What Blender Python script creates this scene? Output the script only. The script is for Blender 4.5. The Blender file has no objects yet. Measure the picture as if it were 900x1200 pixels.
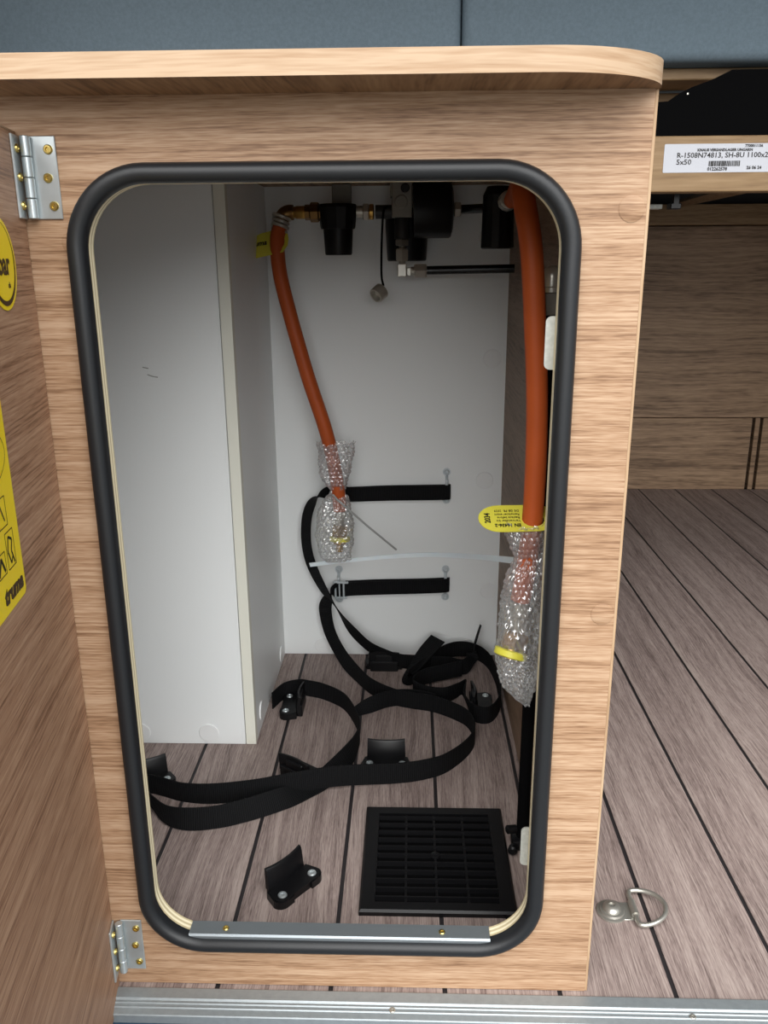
import bpy, bmesh, math, random
from mathutils import Vector, Matrix, noise
random.seed(7)
S = bpy.context.scene
COL = S.collection
PI = math.pi

# ------------------------------------------------------------------ camera, sky, exposure
cam_d = bpy.data.cameras.new('camera')
cam = bpy.data.objects.new('camera', cam_d); COL.objects.link(cam)
cr = Vector((0.99952076, 0.03029929, -0.0063399)); cu = Vector((-0.00267633, 0.28862439, 0.95743867)); cf = Vector((-0.03083956, 0.95696286, -0.28856716))
M = Matrix((cr, cu, -cf)).transposed().to_4x4(); M.translation = Vector((0.22445688, -0.57181975, 0.60036307))
cam.matrix_world = M
cam_d.sensor_fit = 'AUTO'; cam_d.sensor_width = 36; cam_d.lens = 980.72 / 1200 * 36
cam_d.clip_start = .01
S.camera = cam

W = bpy.data.worlds.new('overcast_sky'); S.world = W; W.use_nodes = True
nt = W.node_tree; nt.nodes.clear()
wo = nt.nodes.new('ShaderNodeOutputWorld'); bg = nt.nodes.new('ShaderNodeBackground')
tc = nt.nodes.new('ShaderNodeTexCoord'); sx = nt.nodes.new('ShaderNodeSeparateXYZ'); rp = nt.nodes.new('ShaderNodeValToRGB')
nt.links.new(tc.outputs['Generated'], sx.inputs[0]); nt.links.new(sx.outputs['Z'], rp.inputs[0])
rp.color_ramp.elements[0].position = 0.0; rp.color_ramp.elements[0].color = (.42, .45, .48, 1)
rp.color_ramp.elements[1].position = 1.0; rp.color_ramp.elements[1].color = (.93, .98, 1.0, 1)
nt.links.new(rp.outputs[0], bg.inputs[0]); bg.inputs[1].default_value = .85
nt.links.new(bg.outputs[0], wo.inputs[0])
S.view_settings.view_transform = 'Standard'; S.view_settings.look = 'None'; S.view_settings.gamma = 1
S.view_settings.use_curve_mapping = False
S.view_settings.exposure = .80
# soft bright patch of cloud: the sun behind thin overcast
sun_d = bpy.data.lights.new('sun', 'SUN'); sun_d.energy = 3.4; sun_d.angle = math.radians(72); sun_d.color = (1, .985, .965)
sun = bpy.data.objects.new('sun', sun_d); COL.objects.link(sun)
sun.rotation_euler = Vector((-.10, 1.0, -.80)).to_track_quat('-Z', 'Y').to_euler()

# ------------------------------------------------------------------ materials
MATS = {}
def lin(r, g, b):
    f = lambda c: (c/255/12.92 if c/255 <= .04045 else ((c/255+.055)/1.055)**2.4)
    return (f(r), f(g), f(b), 1)
def mat(name, col, rough=.5, metal=0, spec=.5, noise_amt=0, noise_scale=60, bump=0, bump_scale=300, **kw):
    m = bpy.data.materials.new(name); m.use_nodes = True; n = m.node_tree.nodes; L = m.node_tree.links
    b = n['Principled BSDF']; b.inputs['Base Color'].default_value = col; b.inputs['Roughness'].default_value = rough
    b.inputs['Metallic'].default_value = metal; b.inputs['Specular IOR Level'].default_value = spec
    for k, v in kw.items(): b.inputs[k].default_value = v
    if noise_amt or bump:
        t = n.new('ShaderNodeTexCoord')
    if noise_amt:
        nz = n.new('ShaderNodeTexNoise'); nz.inputs['Scale'].default_value = noise_scale; nz.inputs['Detail'].default_value = 4
        L.new(t.outputs['Object'], nz.inputs[0])
        r = n.new('ShaderNodeValToRGB'); c = col
        r.color_ramp.elements[0].position = .3; r.color_ramp.elements[1].position = .7
        r.color_ramp.elements[0].color = tuple(x*(1-noise_amt) for x in c[:3])+(1,)
        r.color_ramp.elements[1].color = tuple(min(1, x*(1+noise_amt)) for x in c[:3])+(1,)
        L.new(nz.outputs[0], r.inputs[0]); L.new(r.outputs[0], b.inputs['Base Color'])
    if bump:
        nb = n.new('ShaderNodeTexNoise'); nb.inputs['Scale'].default_value = bump_scale; L.new(t.outputs['Object'], nb.inputs[0])
        bp = n.new('ShaderNodeBump'); bp.inputs['Strength'].default_value = bump; bp.inputs['Distance'].default_value = .0005
        L.new(nb.outputs[0], bp.inputs['Height']); L.new(bp.outputs[0], b.inputs['Normal'])
    return m

def wood(name, along, across, dark, mid, light, tone=.67, fine=330, band=30, stretch=.045, warp=.035, rough=.5, rnd=False, bump=.25):
    m = bpy.data.materials.new(name); m.use_nodes = True; N = m.node_tree.nodes; L = m.node_tree.links
    b = N['Principled BSDF']; b.inputs['Roughness'].default_value = rough; b.inputs['Specular IOR Level'].default_value = .3
    dark, mid, light = (tuple(c*tone for c in x[:3])+(1,) for x in (dark, mid, light))
    t = N.new('ShaderNodeTexCoord'); src = t.outputs['Object']
    if rnd:
        oi = N.new('ShaderNodeObjectInfo'); cm = N.new('ShaderNodeCombineXYZ')
        for i in range(3):
            mm = N.new('ShaderNodeMath'); mm.operation = 'MULTIPLY'; mm.inputs[1].default_value = (7.3, 11.7, 3.1)[i]
            L.new(oi.outputs['Random'], mm.inputs[0]); L.new(mm.outputs[0], cm.inputs[i])
        ad = N.new('ShaderNodeVectorMath'); ad.operation = 'ADD'; L.new(src, ad.inputs[0]); L.new(cm.outputs[0], ad.inputs[1]); src = ad.outputs[0]
    sp = N.new('ShaderNodeSeparateXYZ'); L.new(src, sp.inputs[0])
    third = ({'X', 'Y', 'Z'} - {along, across}).pop()
    def comb(a, c):
        k = N.new('ShaderNodeCombineXYZ')
        for i, (ax, s) in enumerate(((along, a), (across, c), (third, c*.15))):
            mu = N.new('ShaderNodeMath'); mu.operation = 'MULTIPLY'; mu.inputs[1].default_value = s
            L.new(sp.outputs[ax], mu.inputs[0]); L.new(mu.outputs[0], k.inputs[i])
        return k.outputs[0]
    wn = N.new('ShaderNodeTexNoise'); wn.inputs['Scale'].default_value = 1; wn.inputs['Detail'].default_value = 2
    L.new(comb(2.5, 9), wn.inputs[0])
    def grain(scale, det, st):
        v = comb(scale*st, scale)
        wv = N.new('ShaderNodeVectorMath'); wv.operation = 'SCALE'; wv.inputs['Scale'].default_value = warp*scale
        L.new(wn.outputs['Color'], wv.inputs[0])
        ms = N.new('ShaderNodeVectorMath'); ms.operation = 'MULTIPLY'; ms.inputs[1].default_value = (.1, 1, .3); L.new(wv.outputs[0], ms.inputs[0])
        av = N.new('ShaderNodeVectorMath'); av.operation = 'ADD'; L.new(v, av.inputs[0]); L.new(ms.outputs[0], av.inputs[1])
        g = N.new('ShaderNodeTexNoise'); g.inputs['Scale'].default_value = 1; g.inputs['Detail'].default_value = det; g.inputs['Roughness'].default_value = .55
        L.new(av.outputs[0], g.inputs[0]); return g.outputs[0]
    g1 = grain(band, 3, stretch*.8); g2 = grain(fine, 2, stretch); g3 = grain(fine*2.2, 1, stretch*2.2)
    def mth(op, a, bb, vb=None):
        x = N.new('ShaderNodeMath'); x.operation = op; L.new(a, x.inputs[0])
        if bb is None: x.inputs[1].default_value = vb
        else: L.new(bb, x.inputs[1])
        return x.outputs[0]
    tot = mth('ADD', mth('ADD', mth('MULTIPLY', g1, None, .34), mth('MULTIPLY', g2, None, .42)), mth('MULTIPLY', g3, None, .24))
    r = N.new('ShaderNodeValToRGB'); e = r.color_ramp.elements
    e[0].position = .38; e[0].color = dark; e[1].position = .61; e[1].color = light
    k = e.new(.48); k.color = mid
    L.new(tot, r.inputs[0]); L.new(r.outputs[0], b.inputs['Base Color'])
    bp = N.new('ShaderNodeBump'); bp.inputs['Strength'].default_value = bump; bp.inputs['Distance'].default_value = .0006
    L.new(g2, bp.inputs['Height']); L.new(bp.outputs[0], b.inputs['Normal'])
    return m

WD, WM, WL = lin(148, 112, 84), lin(188, 150, 117), lin(216, 182, 150)
m_wood_x = wood('oak_laminate_grain_x', 'X', 'Z', WD, WM, WL, fine=560, band=75, stretch=.03, warp=.008)
m_wood_y = wood('oak_laminate_grain_y', 'Y', 'X', lin(120, 90, 64), lin(162, 126, 94), lin(188, 152, 116), fine=160, stretch=.05)
m_wood_yz = wood('oak_laminate_side', 'Y', 'Z', lin(118, 94, 76), lin(150, 122, 100), lin(168, 140, 116))
m_wood_door = wood('oak_laminate_door', 'X', 'Z', lin(130, 94, 70), lin(172, 132, 104), lin(198, 160, 130), fine=560, band=60, stretch=.022, warp=.010, tone=.76)
m_band = wood('oak_edge_band', 'Z', 'X', lin(180, 146, 112), lin(204, 170, 134), lin(220, 190, 156), fine=200)
m_band_x = wood('oak_edge_band_x', 'X', 'Z', lin(172, 138, 106), lin(196, 162, 128), lin(214, 184, 152), fine=300, stretch=.03)
m_beech = wood('beech_rail', 'X', 'Z', lin(158, 124, 86), lin(180, 146, 104), lin(196, 162, 120), fine=180, bump=.1, tone=.56)  # tone lowered: the shade on the bed rail is put into the colour
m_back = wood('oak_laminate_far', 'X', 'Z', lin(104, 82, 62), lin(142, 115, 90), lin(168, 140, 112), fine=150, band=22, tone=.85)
m_plank = wood('grey_oak_vinyl', 'Y', 'X', lin(104, 90, 86), lin(140, 124, 119), lin(170, 155, 148), fine=800, band=80, stretch=.03, rough=.55, rnd=True, tone=.95)
m_seam = mat('dark_seam', lin(34, 30, 32), .6)
m_white = mat('white_laminate', lin(228, 231, 231), .38, spec=.4, bump=.12, bump_scale=900)
m_whiteband = mat('white_edge_band', lin(222, 222, 210), .4)
m_cap = mat('white_cap', lin(226, 228, 228), .35)
m_rubber = mat('black_rubber', lin(25, 27, 30), .45, spec=.45, bump=.1, bump_scale=2500)
m_alu = mat('brushed_aluminium', lin(146, 153, 156), .45, .5, noise_amt=.06, noise_scale=200)
m_alu_sat = mat('satin_aluminium', lin(150, 158, 163), .5, .85)
m_zinc = mat('zinc_plated', lin(190, 198, 200), .36, .7, noise_amt=.14, noise_scale=40)
m_zinc_y = mat('yellow_zinc_screw', lin(206, 184, 110), .3, 1)
m_plate = mat('galvanised_plate', lin(180, 181, 174), .42, .5, noise_amt=.12, noise_scale=300)
m_steel = mat('stainless_steel', lin(178, 176, 168), .32, .75)
m_grey = mat('dark_recess', lin(60, 60, 60), .5, .6)
m_black = mat('black_plastic', lin(13, 13, 15), .4, spec=.3, bump=.05)
m_blackg = mat('glossy_black_tube', lin(12, 12, 13), .22)
m_blackm = mat('matt_black', lin(5, 5, 6), .85, spec=.08)
m_hose = mat('orange_rubber_hose', lin(174, 80, 36), .5, spec=.25, noise_amt=.07, noise_scale=25)
m_yellow = mat('yellow_film', lin(238, 210, 6), .35)
m_tag = mat('yellow_tag_plastic', lin(218, 210, 74), .45)
m_print = mat('black_print', lin(24, 20, 16), .6)
m_print_b = mat('brown_print', lin(58, 40, 18), .5)
m_brass = mat('brass', lin(190, 150, 80), .28, 1)
m_brass_d = mat('tarnished_brass', lin(120, 92, 56), .35, 1)
m_nickel = mat('nickel', lin(186, 182, 172), .32, .55)
m_cast = mat('grey_die_cast', lin(124, 120, 112), .5, .4)
m_tie = mat('translucent_white_nylon', lin(240, 246, 250), .35, **{'Subsurface Weight': .2})
m_tie_g = mat('grey_nylon', lin(150, 152, 150), .4)
m_label = mat('paper_label', lin(188, 190, 197), .5)  # white paper greyed, the shade over it is put into the colour
m_fabric = mat('blue_grey_fabric', lin(106, 121, 131), .85, spec=.2, noise_amt=.08, noise_scale=350, bump=.3, bump_scale=1200)
m_dark = mat('dark_grey_felt', lin(52, 50, 50), .8)
m_body = mat('dark_blue_paint', lin(44, 66, 88), .3)
m_asphalt = mat('asphalt', lin(112, 110, 106), .9, noise_amt=.2, noise_scale=30)
m_wall = mat('pale_wall_lining', lin(150, 140, 128), .7)
m_clear = mat('clear_cup', lin(150, 160, 150), .2)

def web_mat():
    m = mat('black_webbing', lin(17, 18, 20), .75, spec=.15); N = m.node_tree.nodes; L = m.node_tree.links
    uv = N.new('ShaderNodeUVMap'); w = N.new('ShaderNodeTexWave'); w.bands_direction = 'X'; w.inputs['Scale'].default_value = 130
    L.new(uv.outputs[0], w.inputs[0])
    b = N.new('ShaderNodeBump'); b.inputs['Strength'].default_value = .7; b.inputs['Distance'].default_value = .0006
    L.new(w.outputs[1], b.inputs['Height']); L.new(b.outputs[0], N['Principled BSDF'].inputs['Normal'])
    r = N.new('ShaderNodeValToRGB'); r.color_ramp.elements[0].color = lin(6, 6, 7); r.color_ramp.elements[1].color = lin(19, 20, 22)
    L.new(w.outputs[1], r.inputs[0]); L.new(r.outputs[0], N['Principled BSDF'].inputs['Base Color'])
    return m
m_web = web_mat()
m_bright = mat('bright_zinc', lin(196, 204, 208), .35, .35)
def ply_mat():
    m = mat('birch_plywood', lin(222, 208, 172), .6); N = m.node_tree.nodes; L = m.node_tree.links
    t = N.new('ShaderNodeTexCoord'); s = N.new('ShaderNodeSeparateXYZ'); L.new(t.outputs['Object'], s.inputs[0])
    mu = N.new('ShaderNodeMath'); mu.operation = 'MULTIPLY'; mu.inputs[1].default_value = 1450; L.new(s.outputs['Y'], mu.inputs[0])
    si = N.new('ShaderNodeMath'); si.operation = 'SINE'; L.new(mu.outputs[0], si.inputs[0])
    r = N.new('ShaderNodeValToRGB'); r.color_ramp.elements[0].position = .3; r.color_ramp.elements[1].position = .6
    r.color_ramp.elements[0].color = lin(196, 180, 142); r.color_ramp.elements[1].color = lin(236, 226, 196)
    ad = N.new('ShaderNodeMath'); ad.operation = 'MULTIPLY_ADD'; ad.inputs[1].default_value = .5; ad.inputs[2].default_value = .5
    L.new(si.outputs[0], ad.inputs[0]); L.new(ad.outputs[0], r.inputs[0]); L.new(r.outputs[0], N['Principled BSDF'].inputs['Base Color'])
    return m
m_ply = ply_mat()
def bubble_mat():
    m = bpy.data.materials.new('bubble_wrap_film'); m.use_nodes = True; N = m.node_tree.nodes; L = m.node_tree.links; N.clear()
    o = N.new('ShaderNodeOutputMaterial'); t = N.new('ShaderNodeBsdfTransparent'); g = N.new('ShaderNodeBsdfGlossy'); d = N.new('ShaderNodeBsdfDiffuse')
    t.inputs[0].default_value = (.96, .97, .97, 1); g.inputs['Roughness'].default_value = .12; g.inputs[0].default_value = (1, 1, 1, 1)
    d.inputs[0].default_value = (.85, .87, .88, 1)
    lw = N.new('ShaderNodeLayerWeight'); lw.inputs[0].default_value = .35
    mp = N.new('ShaderNodeMapRange'); mp.inputs['To Min'].default_value = .27; mp.inputs['To Max'].default_value = .75
    L.new(lw.outputs['Fresnel'], mp.inputs[0])
    a = N.new('ShaderNodeMixShader'); a.inputs[0].default_value = .45; L.new(g.outputs[0], a.inputs[1]); L.new(d.outputs[0], a.inputs[2])
    b = N.new('ShaderNodeMixShader'); L.new(mp.outputs[0], b.inputs[0]); L.new(t.outputs[0], b.inputs[1]); L.new(a.outputs[0], b.inputs[2])
    L.new(b.outputs[0], o.inputs[0]); return m
m_bubble = bubble_mat()

# ------------------------------------------------------------------ helpers
def root_loc(p):
    v = Vector((0, 0, 0))
    while p is not None: v += Vector(p.location); p = p.parent
    return v
def obj(name, bm, m, parent=None, local=False, smooth=None, loc=None):
    """link a bmesh as one mesh object; coordinates are world coordinates unless local"""
    me = bpy.data.meshes.new(name)
    off = Vector((0, 0, 0)) if local else root_loc(parent)
    if loc is not None: off = Vector(loc)
    if off.length: bmesh.ops.translate(bm, verts=bm.verts, vec=-off)
    bmesh.ops.recalc_face_normals(bm, faces=bm.faces)
    bm.to_mesh(me); bm.free()
    for mm in (m if isinstance(m, (list, tuple)) else [m]): me.materials.append(mm)
    if smooth is not None:
        me.polygons.foreach_set('use_smooth', [True]*len(me.polygons))
        if smooth > 0:
            me.set_sharp_from_angle(angle=math.radians(smooth))
    o = bpy.data.objects.new(name, me); COL.objects.link(o)
    if parent: o.parent = parent
    elif loc is not None: o.location = loc
    return o
def thing(name, label, cat, loc=(0, 0, 0), rz=0, group=None):
    o = bpy.data.objects.new(name, None); COL.objects.link(o); o.empty_display_size = .02
    o.location = loc; o.rotation_euler = (0, 0, rz); return tag(o, label, cat, group)
def tag(o, label, cat, group=None):
    o['label'] = label; o['category'] = cat
    if group: o['group'] = group
    return o
def struct(o): o['kind'] = 'structure'; return o
def NB(): return bmesh.new()
def box(bm, x0, x1, y0, y1, z0, z1, bev=0, seg=2, mi=0):
    r = bmesh.ops.create_cube(bm, size=1)
    for v in r['verts']:
        v.co = Vector((x0 if v.co.x < 0 else x1, y0 if v.co.y < 0 else y1, z0 if v.co.z < 0 else z1))
    fs = list({f for v in r['verts'] for f in v.link_faces})
    for f in fs: f.material_index = mi
    if bev:
        es = list({e for v in r['verts'] for e in v.link_edges})
        bmesh.ops.bevel(bm, geom=es, offset=bev, segments=seg, affect='EDGES', profile=.5)
    return bm
def frame_of(d):
    d = Vector(d).normalized(); a = Vector((0, 0, 1)) if abs(d.z) < .9 else Vector((1, 0, 0))
    u = a.cross(d).normalized(); v = d.cross(u); return u, v, d
def lathe(bm, prof, origin, axis=(0, 0, 1), seg=24, closed=True):
    """prof = [(radius, height)] along axis"""
    u, v, d = frame_of(axis); O = Vector(origin); rings = []
    for r, h in prof:
        if r <= 1e-7: rings.append([bm.verts.new(O+d*h)])
        else: rings.append([bm.verts.new(O+d*h+(u*math.cos(2*PI*i/seg)+v*math.sin(2*PI*i/seg))*r) for i in range(seg)])
    for a, b in zip(rings, rings[1:]):
        for i in range(seg):
            j = (i+1) % seg
            if len(a) == 1 and len(b) == 1: continue
            if len(a) == 1: bm.faces.new((a[0], b[i], b[j]))
            elif len(b) == 1: bm.faces.new((a[i], a[j], b[0]))
            else: bm.faces.new((a[i], a[j], b[j], b[i]))
    if len(rings[0]) > 1 and closed: bm.faces.new(rings[0][::-1])
    if len(rings[-1]) > 1 and closed: bm.faces.new(rings[-1])
    return bm
def catmull(P, n=8, closed=False):
    P = [Vector(p) for p in P]; out = []; N = len(P)
    for i in range(N if closed else N-1):
        p1, p2 = P[i], P[(i+1) % N]
        p0 = P[i-1] if (i > 0 or closed) else p1*2-p2
        p3 = P[(i+2) % N] if (i+2 < N or closed) else p2*2-p1
        for k in range(n):
            t = k/n
            out.append(.5*((2*p1)+(p2-p0)*t+(2*p0-5*p1+4*p2-p3)*t*t+(3*p1-p0-3*p2+p3)*t**3))
    if not closed: out.append(P[-1])
    return out
def tube(bm, P, r, seg=12, closed=False, rfun=None, cap=True):
    N = len(P); T = []
    for i in range(N):
        a = P[i-1] if (i > 0 or closed) else P[i]; b = P[(i+1) % N] if (i < N-1 or closed) else P[i]
        T.append((b-a).normalized())
    u, v, _ = frame_of(T[0]); rings = []
    for i in range(N):
        u = (u - T[i]*u.dot(T[i])).normalized(); v = T[i].cross(u)
        rr = rfun(i/(N-1)) if rfun else r
        rings.append([bm.verts.new(P[i]+(u*math.cos(2*PI*k/seg)+v*math.sin(2*PI*k/seg))*rr) for k in range(seg)])
    for i in range(N if closed else N-1):
        a, b = rings[i], rings[(i+1) % N]
        for k in range(seg): bm.faces.new((a[k], a[(k+1) % seg], b[(k+1) % seg], b[k]))
    if not closed and cap: bm.faces.new(rings[0][::-1]); bm.faces.new(rings[-1])
    return bm
def rrect(x0, x1, z0, z1, r, n=10):
    out = []
    for cx, cz, a0 in ((x1-r, z1-r, 0), (x0+r, z1-r, 90), (x0+r, z0+r, 180), (x1-r, z0+r, 270)):
        for i in range(n+1):
            a = math.radians(a0+90*i/n); out.append((cx+r*math.cos(a), cz+r*math.sin(a)))
    return out
def prism(bm, pts, a, b, f, mi=0, mi_side=None):
    """pts 2D outline, f(u,v,w) -> 3D, extruded from w=a to w=b"""
    A = [bm.verts.new(f(p[0], p[1], a)) for p in pts]; B = [bm.verts.new(f(p[0], p[1], b)) for p in pts]
    fa = bm.faces.new(A[::-1]); fb = bm.faces.new(B); fa.material_index = fb.material_index = mi
    n = len(pts)
    for i in range(n):
        q = bm.faces.new((A[i], A[(i+1) % n], B[(i+1) % n], B[i])); q.material_index = mi if mi_side is None else mi_side
    return bm
XZ = lambda u, v, w: Vector((u, w, v))
XY = lambda u, v, w: Vector((u, v, w))
YZ = lambda u, v, w: Vector((w, u, v))
def screw(bm, c, axis, r, h=.0015):
    lathe(bm, [(r, 0), (r, h*.5), (r*.8, h), (r*.45, h), (r*.35, h*.35), (0, h*.35)], c, axis, 14); return bm
def text(body, size, origin, ux, uy, m, parent, name='lettering', shear=0, bold=0, align='LEFT', sx=1, ext=.00012, local=True, lh=1.0):
    c = bpy.data.curves.new('t', 'FONT'); c.body = body; c.size = size; c.shear = shear; c.offset = bold; c.extrude = ext; c.align_x = align
    c.resolution_u = 2; c.space_line = lh
    t = bpy.data.objects.new('t', c); COL.objects.link(t)
    me = bpy.data.meshes.new_from_object(t.evaluated_get(bpy.context.evaluated_depsgraph_get()))
    bpy.data.objects.remove(t); bpy.data.curves.remove(c)
    ux = Vector(ux).normalized(); uy = Vector(uy).normalized(); uz = ux.cross(uy)
    R = Matrix((ux*sx, uy, uz)).transposed().to_4x4(); R.translation = Vector(origin)-(Vector((0, 0, 0)) if local else root_loc(parent))
    me.transform(R); me.materials.clear(); me.materials.append(m); me.name = name
    o = bpy.data.objects.new(name, me); COL.objects.link(o); o.parent = parent; return o
def ribbon(name, rows, m, parent=None, w=.025, th=.0016, n=8, loc=None):
    """rows = [(point, width direction[, width scale])]"""
    P = catmull([r[0] for r in rows], n); Wd = catmull([Vector(r[1]).normalized() for r in rows], n)
    Ws = catmull([Vector((r[2] if len(r) > 2 else 1, 0, 0)) for r in rows], n)
    bm = NB(); uvl = bm.loops.layers.uv.new('UVMap'); rings = []; s = 0; S_ = []
    for i, p in enumerate(P):
        t = (P[min(i+1, len(P)-1)]-P[max(i-1, 0)]).normalized()
        wd = Wd[i]-t*Wd[i].dot(t); wd.normalize(); nn = t.cross(wd)
        hw = w*.5*Ws[i].x
        c = [p-wd*hw-nn*th/2, p+wd*hw-nn*th/2, p+wd*hw+nn*th/2, p-wd*hw+nn*th/2]
        rings.append([bm.verts.new(x) for x in c])
        if i: s += (p-P[i-1]).length
        S_.append(s)
    for i in range(len(P)-1):
        for k in range(4):
            j = (k+1) % 4
            f = bm.faces.new((rings[i][k], rings[i][j], rings[i+1][j], rings[i+1][k]))
            vv = (0, .025, .025, 0)
            for l, (ii, kk) in zip(f.loops, ((i, k), (i, j), (i+1, j), (i+1, k))): l[uvl].uv = (S_[ii], vv[kk])
    bm.faces.new(rings[0][::-1]); bm.faces.new(rings[-1])
    return obj(name, bm, m, parent, smooth=50, loc=loc)

# ------------------------------------------------------------------ the setting
XL, XR, H, D, XW, XB, YB, T = -.0266, .377, .70, .635, .3607, .0265, .374, .0125
fl = NB(); box(fl, -.24, 1.6, -.006, 1.66, -.03, -.0012)
floor = struct(obj('floor', fl, m_seam))
S0, SP, SW = -.0387, .0981, .0042
plank_me = None
for k in range(-2, 17):
    x0 = S0+k*SP+SW/2; x1 = x0+SP-SW
    if plank_me is None:
        bm = NB(); box(bm, 0, SP-SW, -.006, 1.64, -.003, 0); o = obj('plank', bm, m_plank, floor); plank_me = o.data
    else:
        o = bpy.data.objects.new('plank', plank_me); COL.objects.link(o); o.parent = floor
    o.location = (x0, 0, 0)
gb = NB(); box(gb, -8, 8, -9, 6, -.62, -.55); struct(obj('ground', gb, m_asphalt))
wl = NB(); box(wl, -.27, -.24, .0, 1.68, -.03, 1.9); struct(obj('wall_left', wl, m_wall))
wr = NB(); box(wr, 1.6, 1.63, .0, 1.68, -.03, 1.9); struct(obj('wall_right', wr, m_wall))
cl = NB(); box(cl, -.27, 1.63, -.1, 1.68, 1.9, 1.93); struct(obj('ceiling', cl, m_wall))
wf = NB(); box(wf, -.27, 1.63, -.10, -.06, 1.04, 1.93); struct(obj('unseen_lintel', wf, m_body))  # unseen lintel above the opening, added to shade the bed rail and its label
wb = NB(); box(wb, -.27, 1.63, 1.66, 1.69, -.03, 1.9); wall_back = struct(obj('wall_back', wb, m_dark))
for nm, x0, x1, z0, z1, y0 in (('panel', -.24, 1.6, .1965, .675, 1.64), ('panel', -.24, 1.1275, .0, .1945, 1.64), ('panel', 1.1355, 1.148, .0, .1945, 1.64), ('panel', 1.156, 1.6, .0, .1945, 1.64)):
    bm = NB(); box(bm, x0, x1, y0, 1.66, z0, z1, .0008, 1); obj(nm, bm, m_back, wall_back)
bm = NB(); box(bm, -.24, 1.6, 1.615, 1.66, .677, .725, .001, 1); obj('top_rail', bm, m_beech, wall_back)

# van body below the sill
bm = NB(); prism(bm, [(-.032, -.55), (-.032, -.009), (-.05, -.0085), (-.075, -.013), (-.09, -.03), (-.095, -.55)], -.27, 1.6, YZ)
struct(obj('trim_1', bm, m_body, smooth=40))

# aluminium threshold profile
th = thing('threshold_profile', 'ribbed aluminium sill profile along the front edge of the plank floor', 'sill', (.4, -.018, 0))
prof = [(-.0062, .0), (-.0062, .0016), (-.0072, .0022), (-.0172, .0022), (-.0186, .0008), (-.0205, .0006), (-.0212, .0016), (-.0219, .0006), (-.0245, .0002), (-.0252, .0012), (-.0259, .0002), (-.0312, -.0006), (-.0318, -.0016), (-.0318, -.03), (-.0062, -.03)]
bm = NB(); prism(bm, prof, -.27, 1.6, YZ); obj('profile', bm, m_alu, th)
for x in (.211, .459, .70, -.03):
    bm = NB(); screw(bm, (x, -.0236, .0006), (0, 0, 1), .0028, .0012); obj('screw', bm, m_steel, th, smooth=40)

# ------------------------------------------------------------------ locker
lk = thing('gas_locker', 'oak laminate gas locker with a rounded rubber-framed opening', 'locker', (.168, 0, 0))
HX0, HX1, HZ0, HZ1, HR = .0112, .3228, .0522, .6488, .043
def plate_hole(bm, outer, hole, y0, y1):
    for y in (y0, y1):
        vo = [bm.verts.new((p[0], y, p[1])) for p in outer]; vh = [bm.verts.new((p[0], y, p[1])) for p in hole]
        es = [bm.edges.new((l[i], l[(i+1) % len(l)])) for l in (vo, vh) for i in range(len(l))]
        bmesh.ops.triangle_fill(bm, edges=es, use_beauty=True)
        if y == y0: A = (vo, vh)
        else: B = (vo, vh)
    for k in (0, 1):
        n = len(A[k])
        for i in range(n):
            f = bm.faces.new((A[k][i], A[k][(i+1) % n], B[k][(i+1) % n], B[k][i])); f.material_index = k
    return bm
hole = rrect(HX0, HX1, HZ0, HZ1, HR, 12)
bm = NB(); plate_hole(bm, [(-.24, .0006), (XR-.0022, .0006), (XR-.0022, H), (-.24, H)], hole, 0, T)
obj('front_panel', bm, [m_wood_x, m_ply], lk)
bm = NB(); box(bm, XR-.0022, XR, .0002, T, .0006, H, .0006, 2); obj('edge_band', bm, m_band, lk)
# rubber seal
bm = NB(); path = rrect(HX0-.0052, HX1+.0052, HZ0-.0052, HZ1+.0052, HR+.005, 14)
ring = []
prof = [(.0066, .002), (.0067, -.0035), (.0052, -.0078), (.0022, -.0098), (-.0018, -.0096), (-.0046, -.0078), (-.0058, -.004), (-.0056, .002)]
n = len(path)
for i, (x, z) in enumerate(path):
    a, b = path[i-1], path[(i+1) % n]; tx, tz = b[0]-a[0], b[1]-a[1]; l = math.hypot(tx, tz); nx, nz = tz/l, -tx/l
    ring.append([bm.verts.new((x+nx*p, y, z+nz*p)) for p, y in prof])
for i in range(n):
    for k in range(len(prof)):
        j = (k+1) % len(prof); bm.faces.new((ring[i][k], ring[i][j], ring[(i+1) % n][j], ring[(i+1) % n][k]))
obj('rubber_seal', bm, m_rubber, lk, smooth=70)
bm = NB(); box(bm, XW, XR-.001, T, D+.016, .0005, H); obj('side_panel', bm, m_wood_yz, lk)
bm = NB(); box(bm, -.24, XW, D, D+.016, .0005, H-.004); inner = obj('inner_wall', bm, m_white, lk)
bm = NB(); box(bm, -.24, XW, T, D, H-.004, H-.0002); obj('top_panel', bm, m_wood_y, lk)
bm = NB(); box(bm, -.24, -.225, T, D, .0005, H-.004); obj('left_panel', bm, m_white, lk)
def disc(bm, c, axis, r, h=.0016): return lathe(bm, [(r, 0), (r, h*.6), (r-.0005, h), (0, h)], c, axis, 28)
for x, z in ((.341, .465), (.335, .286), (.346, .110), (.316, .0155), (.087, .0155), (.330, .628)):
    bm = NB(); disc(bm, (x, D, z), (0, -1, 0), .0128); obj('cover_cap', bm, m_cap, inner, smooth=30)
for x, z in ((.3655, .6305), (.366, .350), (.0035, .6125)):
    bm = NB(); disc(bm, (x, 0, z), (0, -1, 0), .0083, .0005); obj('cover_cap', bm, m_wood_x, lk, smooth=30)
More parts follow.
